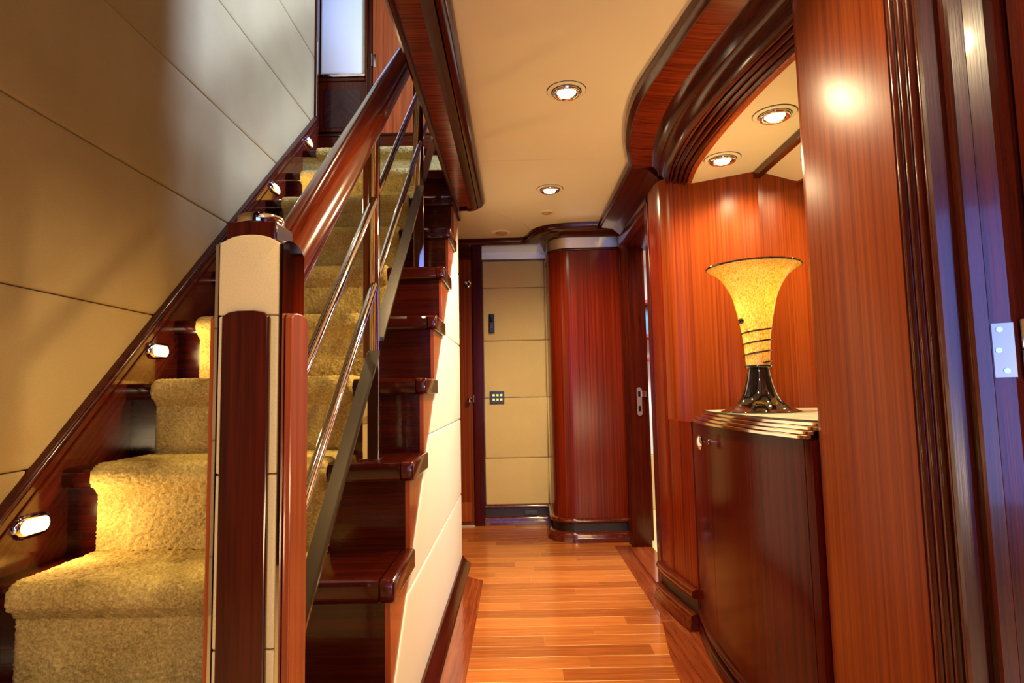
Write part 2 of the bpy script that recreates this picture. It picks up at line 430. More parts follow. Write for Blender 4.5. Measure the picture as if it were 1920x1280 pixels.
# ---- trim that frames the ceiling opening (soffit beam with rounded far corner)
path = [(-0.163, -1.5), (-0.163, 0.5), (-0.163, 2.0), (-0.163, 3.40)] + arc(-0.263, 3.44, 0.10, 0, 90, 10) + [(-0.33, 3.545), (-0.60, 3.55)]
tb = struct(MB().box(-0.335, -0.30, -1.5, 3.46, 2.12, 2.67).build('trim_2', m_mah_y))
sweep(MB(), path, [(0.0, 2.139), (0.0, 2.124), (0.004, 2.112), (0.012, 2.104), (0.015, 2.098), (0.026, 2.092), (0.040, 2.088), (0.044, 2.139)], 1).build('cornice_moulding', m_mah_y, tb, smooth=True, angle=35)
def beam_band(name, o0, o1, z0, z1, m):
    pr = [(o0, z0), (o1, z1), (o1, 2.138), (o0, 2.138)]
    sweep(MB(), path[:-2] , pr, 1).build(name, m, tb)
beam_band('underside_band', 0.044, 0.082, 2.083, 2.080, m_mah_y)
beam_band('underside_band', 0.083, 0.150, 2.083, 2.083, m_band)
sweep(MB(), [(-0.163, -1.5), (-0.163, 0.5), (-0.163, 2.0), (-0.163, 3.44), (-0.17, 3.50)], [(0.150, 2.138), (0.150, 2.080), (0.156, 2.072), (0.166, 2.070), (0.174, 2.076), (0.178, 2.090), (0.178, 2.138)], 1).build('bullnose', m_mah_y, tb, smooth=True, angle=35)

# ---- inner wall under the stairs: ivory leather panels beneath the sloping string
LZ = lambda yy: 0.462 + 0.9185 * (yy - 1.9)
YEND = 3.60
wi = struct(MB().prism([(1.42, 0.0), (YEND, 0.0), (YEND, 2.02), (1.42, 0.02)], -0.46, -0.349, lambda u, v, w: (w, u, v)).build('wall_inner', m_whitewall))
yat = lambda z: 1.9 + (z - 0.462) / 0.9185
ZS = [0.03, 0.405, 0.845, 1.285, 1.725, 2.02]
for a, b in zip(ZS[:-1], ZS[1:]):
    poly = [(yat(a) + 0.002, a + 0.001), (YEND, a + 0.001), (YEND, b - 0.001)]
    if yat(b) < YEND - 0.03: poly.append((yat(b) + 0.002, b - 0.001))
    MB().pad(poly, YZ(-0.3485), 0.012, 0.014).build('leather_panel', m_white, wi, smooth=True, angle=60)
b2 = struct(MB().prism([(-0.349, 0.0), (-0.285, 0.0), (-0.290, 0.012), (-0.305, 0.02), (-0.318, 0.034), (-0.328, 0.048), (-0.349, 0.05)], 1.0, YEND, lambda u, v, w: (u, w, v)).build('baseboard_inner', m_mah_y, smooth=True, angle=35))

# ---- far wall, its door, its upholstered panels
wf = struct(MB().box(-1.2, 1.0, 4.66, 4.76, 0.0, 2.14).build('wall_far', m_mah))
px = [(-0.248, 0.236)]
zs = [0.137, 0.497, 0.957, 1.402, 1.820, 2.035]
for a, b in zip(zs[:-1], zs[1:]):
    MB().pad([(-0.248, a + 0.001), (0.2365, a + 0.001), (0.2365, b - 0.001), (-0.248, b - 0.001)], XZ(4.658), 0.014, 0.014).build('leather_panel', m_cream, wf, smooth=True, angle=60)
    MB().pad([(0.2385, a + 0.001), (0.285, a + 0.001), (0.285, b - 0.001), (0.2385, b - 0.001)], XZ(4.658), 0.014, 0.014).build('leather_strip', m_cream, wf, smooth=True, angle=60)
MB().box(-0.252, 0.29, 4.636, 4.66, 2.045, 2.108).build('steel_strip', m_brush, wf, bevel=0.002)
mb = MB().box(-0.330, -0.252, 4.60, 4.66, 0.0, 2.112); mb.box(-1.1, -0.330, 4.60, 4.66, 2.048, 2.112)
mb.build('door_casing', m_cab, wf, bevel=0.006)
d3 = struct(MB().box(-1.05, -0.333, 4.625, 4.655, 0.012, 2.046).build('door_2', m_ven, bevel=0.003))
MB().box(-1.03, -0.352, 4.618, 4.626, 0.03, 0.175).build('paler_foot_strip', m_orange, d3, bevel=0.001)  # paler strip along the foot of the door leaf
MB().box(-1.05, -0.333, 4.60, 4.66, 0.0, 0.010).build('door_sill', m_brush, d3)
kn = MB().lathe([(0.0, 0.0), (0.018, 0.0), (0.020, -0.004), (0.010, -0.008), (0.007, -0.022), (0.016, -0.030), (0.020, -0.042), (0.014, -0.052), (0.0, -0.054)], (-0.362, 4.625, 0.945), 20, 'y').build('door_knob', m_chrome, d3, smooth=True)
MB().lathe([(0.0, 0.0), (0.028, 0.0), (0.028, -0.006), (0.018, -0.009), (0.016, -0.004), (0.0, -0.003)], (-0.365, 4.625, 1.852), 20, 'y').build('round_latch', m_chrome, d3, smooth=True)
MB().box(-0.331, -0.323, 4.596, 4.603, 0.93, 0.985).build('strike_plate', m_chrome, d3)

# ---- rounded column in the far right corner
colp = [(0.252, 4.66), (0.248, 4.40)] + arc(0.393, 4.24, 0.15, 180, 270, 10) + [(0.60, 4.088), (0.76, 4.085)]
cl = struct(MB().prism(colp + [(0.9, 4.085), (0.9, 4.66)], 0.0, 2.10).build('wall_corner', m_ven_d, smooth=True, angle=30))
sweep(MB(), colp, [(0.0, 1.992), (0.004, 1.992), (0.004, 2.066), (0.0, 2.066)], -1).build('steel_strip', m_brush, cl, smooth=True, angle=30)
sweep(MB(), colp, [(0.0, 1.972), (0.006, 1.974), (0.009, 1.981), (0.006, 1.988), (0.0, 1.990)], -1).build('bead', m_mah_x, cl, smooth=True, angle=50)
RAILS = [[(-0.004, 0.153), (0.014, 0.153), (0.026, 0.147), (0.031, 0.136), (0.026, 0.125), (0.014, 0.119), (-0.004, 0.119)],
         [(-0.004, 0.064), (0.018, 0.064), (0.033, 0.058), (0.038, 0.047), (0.035, 0.036), (0.040, 0.020), (0.046, 0.0), (-0.004, 0.0)]]
def base_board(name, path, m, k=1.0):
    b = struct(sweep(MB(), path, [(-0.004, 0.122 * k), (0.003, 0.122 * k), (0.003, 0.060 * k), (-0.004, 0.060 * k)], -1).build(name, m_gap))
    for r in RAILS: sweep(MB(), path, [(o, z * k) for o, z in r], -1).build('bullnose_rail', m, b, smooth=True, angle=50)
    return b
bf = base_board('baseboard_far', [(-0.252, 4.650), (0.245, 4.650)], m_slope)
MB().box(0.045, 0.145, 4.632, 4.646, 0.068, 0.108).build('air_vent', m_black, bf, bevel=0.002)
base_board('baseboard_corner', colp, m_slope)

# ---- ceiling cornice: far wall, column, right wall
CPATH = [(-1.0, 4.36), (0.045, 4.34)] + smooth_path([(0.075, 4.33), (0.098, 4.27), (0.112, 4.20), (0.150, 4.10), (0.215, 4.03), (0.30, 3.99), (0.40, 3.972)], 4) + [(0.57, 3.955)]
CPROF = [(0.0, 2.139), (0.0, 2.122), (0.005, 2.110), (0.015, 2.104), (0.018, 2.098), (0.05, 2.094), (0.060, 2.086), (0.085, 2.082), (0.105, 2.080), (0.14, 2.080), (0.145, 2.139)]
FPROF = CPROF[:-2] + [(0.12, 2.076), (0.135, 2.068), (0.145, 2.066), (0.33, 2.066), (0.33, 2.139)]
t3 = struct(sweep(MB(), CPATH, [(0.0, 2.139), (0.0, 2.122), (0.005, 2.110), (0.015, 2.104), (0.018, 2.098), (0.035, 2.094), (0.045, 2.110), (0.05, 2.139)], 1).build('trim_3', m_mah_x, smooth=True, angle=35))
MB().box(-1.0, 0.27, 4.36, 4.66, 2.100, 2.138).build('soffit_board', m_mah_x, t3)
MB().prism([(0.12, 4.36), (0.13, 4.22), (0.19, 4.09), (0.26, 4.035), (0.40, 4.01), (0.78, 4.0), (0.78, 4.30), (0.4, 4.4)], 2.096, 2.138).build('soffit_board', m_mah_x, t3)
sweep(MB(), colp, [(0.0, 2.068), (0.012, 2.070), (0.030, 2.078), (0.050, 2.092), (0.07, 2.102), (0.0, 2.102)], -1).build('cove', m_mah_x, t3, smooth=True, angle=40)
sweep(MB(), [(-1.0, 4.66), (0.24, 4.66)], [(0.0, 2.110), (0.034, 2.112), (0.10, 2.102), (0.0, 2.138)], -1).build('cove', m_mah_x, t3, smooth=True, angle=40)
# straight run above the doorway
RP = [(0.58, 2.885), (0.58, 3.965)]
t4 = struct(sweep(MB(), RP, [(0.0, 2.139), (0.0, 2.122), (0.005, 2.110), (0.015, 2.104), (0.018, 2.098), (0.036, 2.094), (0.09, 2.088), (0.10, 2.08), (0.135, 2.050), (0.155, 2.030), (0.175, 2.022), (0.175, 2.139)], -1).build('trim_4', m_mah_y, smooth=True, angle=35))

# ---- right wall beyond the niche: doorway, casings
wr = struct(MB().box(0.755, 0.92, 2.98, 4.085, 1.96, 2.139).build('wall_right', m_mah_y))
mb = MB(); 
prof = [(0.756, 4.085), (0.735, 4.085), (0.728, 4.06), (0.734, 4.035), (0.720, 4.02), (0.716, 3.99), (0.727, 3.965), (0.735, 3.955), (0.722, 3.945), (0.718, 3.925), (0.724, 3.905), (0.742, 3.888), (0.750, 3.872), (0.84, 3.872), (0.84, 4.085)]
mb.prism(prof, 0.0, 1.995).build('door_casing', m_mah, wr, smooth=True, angle=50)
mb = MB().prism([(0.690, 3.005), (0.690, 3.08), (0.705, 3.09), (0.705, 3.10), (0.82, 3.10), (0.82, 3.005)], 0.0, 1.96)
mb.build('door_casing', m_mah, wr, bevel=0.003)
MB().prism([(0.704, 1.995), (0.712, 1.965), (0.728, 1.955), (0.735, 1.94), (0.75, 1.935), (0.85, 1.935), (0.85, 2.02), (0.704, 2.02)], 3.10, 3.94, lambda u, v, w: (u, w, v)).build('door_head', m_mah_y, wr, bevel=0.003)
MB().box(0.70, 0.84, 3.10, 3.87, -0.002, 0.012).build('door_sill', m_bord, wr, bevel=0.002)
lk = MB().prism([(0.792 + 0.016 * math.cos(t), 0.925 + (0.075 if math.sin(t) > 0 else -0.075) + 0.016 * math.sin(t)) for t in [2 * math.pi * (i + 0.5) / 16 for i in range(16)]], 3.867, 3.873, lambda u, v, w: (u, w, v)).build('lock_plate', m_brush, wr)
MB().box(0.784, 0.800, 3.8655, 3.868, 0.955, 0.99).build('keeper_hole', m_black, lk)
MB().box(0.784, 0.800, 3.8655, 3.868, 0.862, 0.897).build('keeper_hole', m_black, lk)
MB().box(0.806, 0.832, 3.850, 3.872, 0.955, 0.992).build('latch_tongue', m_chrome, lk, bevel=0.002)
# the bright cabin seen through the doorway
wc = struct(MB().box(0.9, 2.5, 5.4, 5.5, 0.0, 2.14).build('wall_cabin', m_whitewall))
struct(MB().box(2.4, 2.5, 2.9, 5.4, 0.0, 2.14).build('wall_cabin_side', m_whitewall))
struct(MB().box(0.92, 2.5, 2.9, 5.5, 2.14, 2.2).build('ceiling_cabin', m_whitewall))

# ---- wood column between doorway and niche, niche end wall, mirror
NZ = 1.96
endw = [(0.695, 3.003), (0.695, 2.90)] + smooth_path([(0.697, 2.86), (0.706, 2.81), (0.735, 2.775), (0.80, 2.755), (0.87, 2.725)], 4)[0:] + [(1.09, 2.595)]
wn = struct(MB().prism([p for p in endw if p[1] < 2.812] + [(1.2, 2.595), (1.2, 2.82), (0.72, 2.82)], 0.86, 2.0).build('wall_niche', m_ven, smooth=True, angle=35))
MB().prism([p for p in endw if p[1] > 2.808] + [(0.73, 2.822), (1.2, 2.822), (1.2, 3.003)], 0.0, 2.0).build('rounded_column', m_ven_d, wn, smooth=True, angle=35)
MB().prism([(0.7065, 2.807), (0.722, 2.66), (0.738, 2.561), (1.10, 2.561), (1.2, 2.6), (1.2, 2.807)], 0.0, 0.862).build('lower_column', m_ven_d, wn, bevel=0.002)
mi = MB().box(1.09, 1.105, 1.517, 2.5945, 0.90, NZ - 0.035).build('mirror', m_mirror, wn)
MB().box(1.075, 1.11, 1.517, 2.6, NZ - 0.034, NZ - 0.001).build('mirror_rail', m_mah_y, wn, bevel=0.003)
MB().box(1.105, 1.2, 1.1, 2.6, 0.0, 2.139).build('backing', m_mah, wn)
base_board('baseboard_right', [(0.695, 3.002), (0.697, 2.86), (0.705, 2.80), (0.722, 2.66), (0.738, 2.562)], m_slope, 1.1)

# ---- bowed soffit and niche header: outer ceiling edge -> inner lip, lofted
OUT = smooth_path([(0.58, 2.888), (0.518, 2.64), (0.482, 2.42), (0.471, 2.24), (0.479, 2.10), (0.500, 1.95), (0.520, 1.81), (0.540, 1.67), (0.575, 1.45), (0.625, 1.20)], 6)
INN = smooth_path([(0.842, 2.745), (0.812, 2.55), (0.803, 2.36), (0.803, 2.18), (0.810, 1.98), (0.822, 1.83), (0.840, 1.69), (0.862, 1.56), (0.885, 1.40), (0.90, 1.2)], 6)
HP = [('crown', m_mah_y, [(0.0, 2.139), (0.0, 2.122), (0.012, 2.108), (0.045, 2.101), (0.070, 2.094), (0.072, 2.088)]),
      ('cross_band', m_band, [(0.072, 2.090), (0.26, 2.082), (0.40, 2.080)]),
      ('cove', m_mah_y, [(0.40, 2.080), (0.43, 2.072), (0.46, 2.058), (0.485, 2.040), (0.50, 2.026)]),
      ('torus', m_mah_y, [(0.50, 2.026), (0.515, 2.030), (0.54, 2.026), (0.575, 2.014), (0.60, 2.000), (0.62, 1.986), (0.625, 1.975), (0.615, 1.970), (0.64, 1.972)])]
trn = struct(MB().box(0.93, 1.12, 1.2, 2.6, NZ + 0.003, 2.0).build('trim_5', m_mah))
def loft(name, m, prof, z0=None):
    rows = []
    for a, b in zip(OUT, INN):
        rows.append([(a[0] + (b[0] - a[0]) * t, a[1] + (b[1] - a[1]) * t, z) for t, z in prof])
    return MB().grid(rows).build(name, m, trn, smooth=True, angle=30)
for nm, mm, pr in HP: loft(nm, mm, pr)
reed = []
t0, z0 = 0.64, 1.998
for i in range(4):
    a = 0.64 + i * 0.072; z = 1.990 - i * 0.0065
    reed = [(a, z + 0.004), (a + 0.004, z - 0.008), (a + 0.022, z - 0.015), (a + 0.045, z - 0.015), (a + 0.062, z - 0.008), (a + 0.068, z + 0.002)]
    loft('reed', m_brush if False else m_mah_y, reed)
loft('lip', m_orange, [(0.925, 1.985), (0.93, 1.962), (0.945, 1.957), (1.0, 1.957), (1.0, 1.98)])
rows = [[(b[0], b[1], NZ), (1.10, max(1.2, min(2.6, b[1])), NZ)] for b in INN]
nc = struct(MB().prism([(b[0] - 0.002, b[1]) for b in INN] + [(1.09, 1.2), (1.09, 2.594)], NZ, NZ + 0.02).build('ceiling_niche', m_ceil))

# ---- big pillar on the right, fluted strip, stepped door casing, open door at the edge
pil = [(1.2, 1.517), (0.775, 1.517), (0.757, 1.512), (0.748, 1.500), (0.744, 1.478), (0.738, 1.33), (0.738, 1.25), (0.741, 1.15), (0.742, 1.128), (1.2, 1.128)]
wp = struct(MB().prism(pil, 0.0, 2.139).build('wall_pillar', m_ven, smooth=True, angle=35))
fl_ = [(1.2, 1.1275), (0.746, 1.1275)]
ya = 1.126
for i in range(4):
    w = 0.0225
    for t in range(1, 6):
        a = math.pi * t / 6
        fl_.append((0.750 - 0.011 * math.sin(a), ya - w / 2 + w / 2 * math.cos(a)))
    ya -= w
    fl_.append((0.7535, ya + 0.001)); fl_.append((0.7535, ya - 0.001)); ya -= 0.002
fl_ += [(0.752, 1.02), (1.2, 1.02)]
MB().prism(fl_, 0.0, 2.139).build('fluted_strip', m_mah, wp, smooth=True, angle=50)
cas = [(1.2, 1.019), (0.738, 1.019), (0.722, 1.014), (0.716, 1.005), (0.716, 0.996), (0.7345, 0.9873), (0.742, 0.9855), (0.744, 0.970), (0.738, 0.960), (0.728, 0.957), (0.724, 0.950), (0.726, 0.944), (0.742, 0.935), (0.744, 0.936), (0.766, 0.922), (1.2, 0.922)]
MB().prism(cas, 0.0, 2.139).build('door_casing', m_case, wp, smooth=True, angle=10)
d4 = struct(MB().box(0.792, 0.834, 0.05, 0.910, 0.012, 2.08).build('door_3', m_mah, bevel=0.003))
hg = MB().prism([(0.744, 0.9335), (0.767, 0.9195), (0.769, 0.9225), (0.746, 0.9365)], 1.008, 1.092).build('hinge', plain('dull_hinge_steel', (0.42, 0.42, 0.42), 0.3, 1.0), d4)
MB().tube([(0.780, 0.913, 1.004), (0.780, 0.913, 1.049)], 0.0065, 12).build('barrel', m_chrome, hg, smooth=True)
MB().tube([(0.780, 0.913, 1.051), (0.780, 0.913, 1.096)], 0.0065, 12).build('barrel', m_chrome, hg, smooth=True)
for q, z in ((0.35, 1.082), (0.25, 1.050), (0.55, 1.018)):
    c = (0.744 + 0.023 * q, 0.9335 - 0.014 * q, z)
    MB().tube([c, (c[0] - 0.0012, c[1] - 0.0020, z)], 0.0042, 10).build('screw', m_chrome, hg, smooth=True)

# ---- lobby window behind the camera
w1 = struct(MB().box(-0.58, 0.38, -1.62, -1.60, 0.38, 1.92).build('window_1', plain('daylit_pane', (0.5, 0.6, 0.8), 0.1, emit=(0.25, 0.45, 1.0), estr=0.8)))
mb = MB()
for a in ((-0.64, -0.58, 0.32, 1.98), (0.38, 0.44, 0.32, 1.98), (-0.58, 0.38, 0.32, 0.38), (-0.58, 0.38, 1.92, 1.98)):
    mb.box(a[0], a[1], -1.62, -1.58, a[2], a[3])
mb.build('window_frame', m_mah, w1)
# ---- room behind the camera
struct(MB().box(-1.56, 2.6, -1.72, -1.62, 0.0, 4.75).build('wall_back', m_mah))
struct(MB().box(0.95, 1.05, -1.62, 1.019, 0.0, 2.139).build('wall_near', m_mah))

# ================================================================== STAIRS
Y1, R_, Z1, H_ = 1.585, 0.2924, 0.522, 0.2686
steps = [(Y1 + R_ * i, Z1 + H_ * i) for i in range(-1, 9)]
TT = 0.06
st = thing('staircase', 'dark mahogany staircase with open tread ends climbing on the left', 'staircase', (-0.87, 1.29, 0.0))
def tread_mesh(yn, zt):
    prof = [(yn + R_ + 0.045, zt), (yn + 0.016, zt), (yn + 0.006, zt - 0.004), (yn, zt - 0.014), (yn, zt - TT + 0.012), (yn + 0.004, zt - TT + 0.003), (yn + 0.014, zt - TT), (yn + R_ + 0.045, zt - TT)]
    return prof
for i, (yn, zt) in enumerate(steps):
    MB().prism(tread_mesh(yn, zt), -1.4175, -0.3655, lambda u, v, w: (w, u, v)).build('tread', m_tread, st, smooth=True, angle=30)
    pr = [(yn + R_ + 0.032, zt), (yn + 0.012, zt), (yn + 0.003, zt - 0.005), (yn, zt - 0.014), (yn, zt - TT + 0.012), (yn + 0.005, zt - TT + 0.003), (yn + 0.014, zt - TT), (yn + R_ + 0.032, zt - TT)]
    MB().prism(pr, -0.365, -0.325, lambda u, v, w: (w, u, v)).build('tread_end', m_mah_y, st, bevel=0.006, angle=50)
    zb = zt - H_ if i else 0.0
    MB().box(-1.4175, -0.356, yn + 0.03, yn + 0.05, zb, zt - TT).build('riser', m_tread, st)
    MB().prism([(yn + 0.03, zt - TT), (yn + R_ + 0.03, zt - TT), (yn + 0.03, max(zt - TT - H_, 0.0))], -0.3555, -0.341, lambda u, v, w: (w, u, v)).build('string_panel', m_orange, st, bevel=0.001)  # orange lighting on the stair side put into the wood colour

# carpet runner: one carpet piece per step, the same mesh each time, tufted surface
CX0, CX1 = -1.325, -0.592
rn = thing('stair_runner', 'gold beige wool carpet runner covering the middle of the stairs', 'carpet', (-0.96, 1.29, 0.0))
pr = []
def line(a, b, n):
    return [(a[0] + (b[0] - a[0]) * k / n, a[1] + (b[1] - a[1]) * k / n) for k in range(n)]
c = 0.013
pr += line((0.03 - c, -H_ + c), (0.03 - c, -TT - 0.026), 34)
pr += line((0.03 - c, -TT - 0.026), (0.008, -TT - 0.018), 4)
cy, cz, rr = 0.020, -0.030 + 0.0, 0.0415
for k in range(22):
    a = math.radians(232 - (232 - 96) * k / 22)
    pr.append((cy + rr * math.cos(a), cz + rr * math.sin(a)))
pr += line((0.018, 0.013), (R_ + 0.03 - c, 0.013), 46) + [(R_ + 0.03 - c, 0.013)]
nx = 122
rnd = random.Random(3)
npr = len(pr); tn = []
for j in range(npr):
    a = pr[max(j - 1, 0)]; b = pr[min(j + 1, npr - 1)]; dx, dz = b[0] - a[0], b[1] - a[1]; l = math.hypot(dx, dz) or 1
    tn.append((-dz / l, dx / l))
rows = []
for i in range(nx + 1):
    x = CX0 + (CX1 - CX0) * i / nx
    edge_d = min(i, nx - i)
    drop = {0: -0.013, 1: -0.004, 2: -0.001}.get(edge_d, 0)
    row = []
    for j, (yy, zz) in enumerate(pr):
        d = drop + (rnd.uniform(-0.0034, 0.0036) if edge_d else 0)
        row.append((x + rnd.uniform(-0.0015, 0.0015), yy + tn[j][0] * d, zz + tn[j][1] * d))
    rows.append(row)
base = None
for (yn, zt) in steps[1:]:
    if base is None:
        mb = MB().grid(rows)
        mb.v = [(x, y_ + yn, z + zt) for x, y_, z in mb.v]
        base = mb.build('carpet_step', m_carpet, rn, smooth=True, angle=180); y0, z0 = yn, zt
    else:
        o = base.copy(); COL.objects.link(o); o.parent = rn; o.location = (0, yn - y0, zt - z0)

# step lights let into the skirting
def stadium(w, h, n=8):
    r = h / 2; a = w / 2 - r
    return [(a + r * math.cos(t), r * math.sin(t)) for t in [-math.pi / 2 + math.pi * k / n for k in range(n + 1)]] + [(-a + r * math.cos(t), r * math.sin(t)) for t in [math.pi / 2 + math.pi * k / n for k in range(n + 1)]]
SL = [(1.760, 0.643, 'oval chrome step light nearest the floor on the dark sloping skirting'),
      (2.345, 1.190, 'oval chrome step light on the skirting, second one up from the floor'),
      (3.460, 2.235, 'oval chrome step light on the skirting just above the newel post top'),
      (4.030, 2.765, 'small oval step light at the top end of the sloping skirting')]
first = None
for yy, zz, lab in SL:
    if first: copy_thing(first, (-1.418, yy, zz), lab); continue
    s_ = thing('step_light', lab, 'light', (-1.418, yy, zz), 'step lights along the stair skirting')
    f = MB()
    A = stadium(0.135, 0.068); B = stadium(0.135, 0.068); C_ = stadium(0.122, 0.056); D_ = stadium(0.108, 0.044); E_ = stadium(0.104, 0.040)
    f.grid([[(-1.418, yy + u, zz + v) for u, v in A], [(-1.410, yy + u, zz + v) for u, v in B], [(-1.402, yy + u, zz + v) for u, v in C_], [(-1.400, yy + u, zz + v) for u, v in D_], [(-1.408, yy + u, zz + v) for u, v in E_]], True)
    f.build('bezel', m_chrome, s_, smooth=True, angle=40)
    g = MB().grid([[(-1.4165, yy + u, zz + v) for u, v in E_], [(-1.406, yy + u, zz + v) for u, v in E_], [(-1.402, yy + u, zz + v) for u, v in stadium(0.090, 0.028)]], True)
    k = len(g.v); n = len(E_); g.f.append(tuple(range(2 * n, 3 * n)))
    g.build('lens', m_step, s_, smooth=True, angle=60)
    ld = bpy.data.lights.new('step_glow', 'AREA'); ld.shape = 'RECTANGLE'; ld.size = 0.09; ld.size_y = 0.035; ld.energy = 1.3; ld.color = (1.0, 0.70, 0.34)
    lo = bpy.data.objects.new('step_glow', ld); COL.objects.link(lo); lo.parent = s_; lo.location = (0.030, 0, 0); lo.rotation_euler = (0, math.radians(-90), 0)
    first = s_

# ---- newel post
NX, NY, NC = -0.459, 1.071, 0.052
nw = thing('newel_post', 'tall newel post with mahogany pilasters and a cream leather top at the stair foot', 'post', (NX, NY, 0.0))
cr_ = smooth_path([(-0.052, 0.0), (-0.030, 0.011), (0.0, 0.015), (0.030, 0.011), (0.052, 0.0)], 4)
capz = 1.268
mb = MB().prism([(NX + u, capz + v) for u, v in cr_] + [(NX + 0.052, 1.142), (NX - 0.052, 1.142)], NY - 0.0525, NY + 0.0525, lambda u, v, w: (u, w, v))
mb.build('cap', m_cream, nw, bevel=0.002, angle=50)
for s_ in (1, -1):
    p = [(NY + u, capz - 0.003 + v) for u, v in cr_] + [(NY + 0.052, 0.0), (NY - 0.052, 0.0)]
    MB().prism(p, NX + s_ * 0.0530, NX + s_ * 0.0585, lambda u, v, w: (w, u, v)).build('steel_cheek', m_post, nw, smooth=True, angle=30)
prev = 0.0
for za, zb in ((0.0, 0.30), (0.3015, 0.585), (0.5865, 0.87), (0.8715, 1.1405)):
    MB().box(NX - 0.052, NX + 0.052, NY - 0.052, NY + 0.052, za, zb).build('leather_core', m_cream, nw, bevel=0.004)
pw, pt = 0.0405, 0.013
def pil_top(c0, z):
    return [(c0 - pw, 0.0), (c0 + pw, 0.0)] + [(c0 + pw - 0.0, z - 0.010), (c0 + pw * 0.75, z - 0.003), (c0 + pw * 0.35, z), (c0 - pw * 0.35, z), (c0 - pw * 0.75, z - 0.003), (c0 - pw, z - 0.010)]
for s_ in (-1, 1):
    a, b = sorted((NY + s_ * 0.0524, NY + s_ * (0.052 + pt)))
    if s_ < 0: MB().prism(pil_top(NX, 1.148), a, b, lambda u, v, w: (u, w, v)).build('pilaster', m_mah, nw, bevel=0.0035)
    a, b = sorted((NX + s_ * 0.0588, NX + s_ * (0.0588 + pt)))
    MB().prism(pil_top(NY, 1.148), a, b, lambda u, v, w: (w, u, v)).build('pilaster', m_orange, nw, bevel=0.002)  # side pilasters coloured lighter than the front one, as if lit
MB().box(NX - 0.049, NX + 0.040, NY - 0.036, NY + 0.044, 1.275, 1.312).build('top_block', m_mah, nw, bevel=0.004)
MB().lathe([(0.030, 1.313), (0.040, 1.313), (0.0405, 1.318), (0.0405, 1.326), (0.038, 1.329), (0.031, 1.329), (0.030, 1.326), (0.030, 1.313)], (NX - 0.004, NY + 0.004, 0), 32).build('chrome_ring', m_chrome, nw, smooth=True)

# ---- railing: handrail, mirror posts, tubes and flat bars
rg = thing('stair_railing', 'round mahogany handrail with polished steel tubes rising from the newel post', 'railing', (-0.465, 1.15, 0.6))
hr = lambda yy: 1.300 + 0.9085 * (yy - 1.23)
XR = -0.462
MB().tube([(XR, 1.115, hr(1.115)), (XR, 2.0, hr(2.0)), (XR, 3.0, hr(3.0)), (XR, 3.95, hr(3.95))], 0.047, 28, True, 0.052).build('handrail', m_rail, rg, smooth=True, angle=60)
MB().tube([(XR, 1.17, hr(1.17) - 0.066), (XR, 3.95, hr(3.95) - 0.066)], 0.009, 12).build('rail_strip', m_chrome, rg, smooth=True, angle=60)
posts = [(1.942, 0.79), (2.935, 1.596), (3.955, 2.67)]
for yy, zb in posts:
    ca, sa = math.cos(math.radians(7)), math.sin(math.radians(7))
    qd = [(-0.476 + u * ca - v * sa, yy + 0.027 + u * sa + v * ca) for u, v in ((-0.0255, -0.027), (0.0255, -0.027), (0.0255, 0.027), (-0.0255, 0.027))]
    po = MB().prism(qd, zb + 0.001, hr(yy + 0.027) - 0.058).build('baluster_post', m_post, rg, bevel=0.0015)
    MB().box(-0.508, -0.444, yy - 0.008, yy + 0.060, zb + 0.001, zb + 0.006).build('foot_plate', m_chrome, po, bevel=0.001)
segs = [(1.125, 1.9415), (1.9965, 2.9345), (2.9895, 3.9545)]
for a, b in segs:
    for za in (0.993, 0.706):
        MB().tube([(XR, a, za + 0.918 * (a - 1.23)), (XR, b, za + 0.918 * (b - 1.23))], 0.0125, 16).build('rail_tube', m_chrome, rg, smooth=True, angle=60)
    f = lambda yy: 0.490 + 0.912 * (yy - 1.23)
    rows = [[(-0.4825, yy, f(yy) + 0.005), (-0.4425, yy, f(yy) + 0.005), (-0.4425, yy, f(yy) - 0.008), (-0.4825, yy, f(yy) - 0.008)] for yy in (a, b)]
    mb = MB().grid(rows, True); mb.f += [(0, 1, 2, 3), (7, 6, 5, 4)]
    mb.build('flat_bar', m_bar, rg)

# ================================================================== CABINET, WORKTOP, LAMP
CF = smooth_path([(0.742, 2.56), (0.722, 2.44), (0.704, 2.30), (0.695, 2.18), (0.691, 2.05), (0.692, 1.92), (0.699, 1.78), (0.711, 1.66), (0.726, 1.56), (0.738, 1.5175)], 6)
cb = thing('bow_front_cabinet', 'curved dark mahogany cabinet with bowed doors standing under the niche', 'cabinet', (0.86, 2.0, 0.0))
KZ, TZ = 0.085, 0.866
MB().prism([(x + 0.022, yy) for x, yy in CF] + [(1.08, 1.519), (1.08, 2.559)], KZ, TZ).build('carcass', m_gap, cb)
def front(name, ya, yb, m, x_off=0.0):
    pts = [p for p in CF if ya < p[1] < yb]
    def at(yq):
        for (x0, y0_), (x1, y1_) in zip(CF[:-1], CF[1:]):
            if y1_ <= yq <= y0_: return (x0 + (x1 - x0) * (y0_ - yq) / (y0_ - y1_), yq)
        return CF[0]
    pts = [at(yb)] + pts + [at(ya)]
    return MB().prism([(x, yy) for x, yy in pts] + [(x + 0.020, yy) for x, yy in pts[::-1]], KZ + 0.012, TZ - 0.001).build(name, m, cb, smooth=True, angle=30)
front('side_panel', 2.198, 2.557, m_cab)
dr = front('door', 1.545, 2.195, m_cab)
front('side_panel', 1.5185, 1.542, m_cab)
KP = [(-0.004, KZ + 0.014), (0.006, KZ + 0.012), (0.012, KZ + 0.004), (0.010, KZ - 0.006), (0.0, KZ - 0.012), (-0.012, KZ - 0.014), (-0.014, 0.040), (-0.002, 0.036), (0.006, 0.028), (0.010, 0.0), (-0.03, 0.0), (-0.03, KZ + 0.014)]
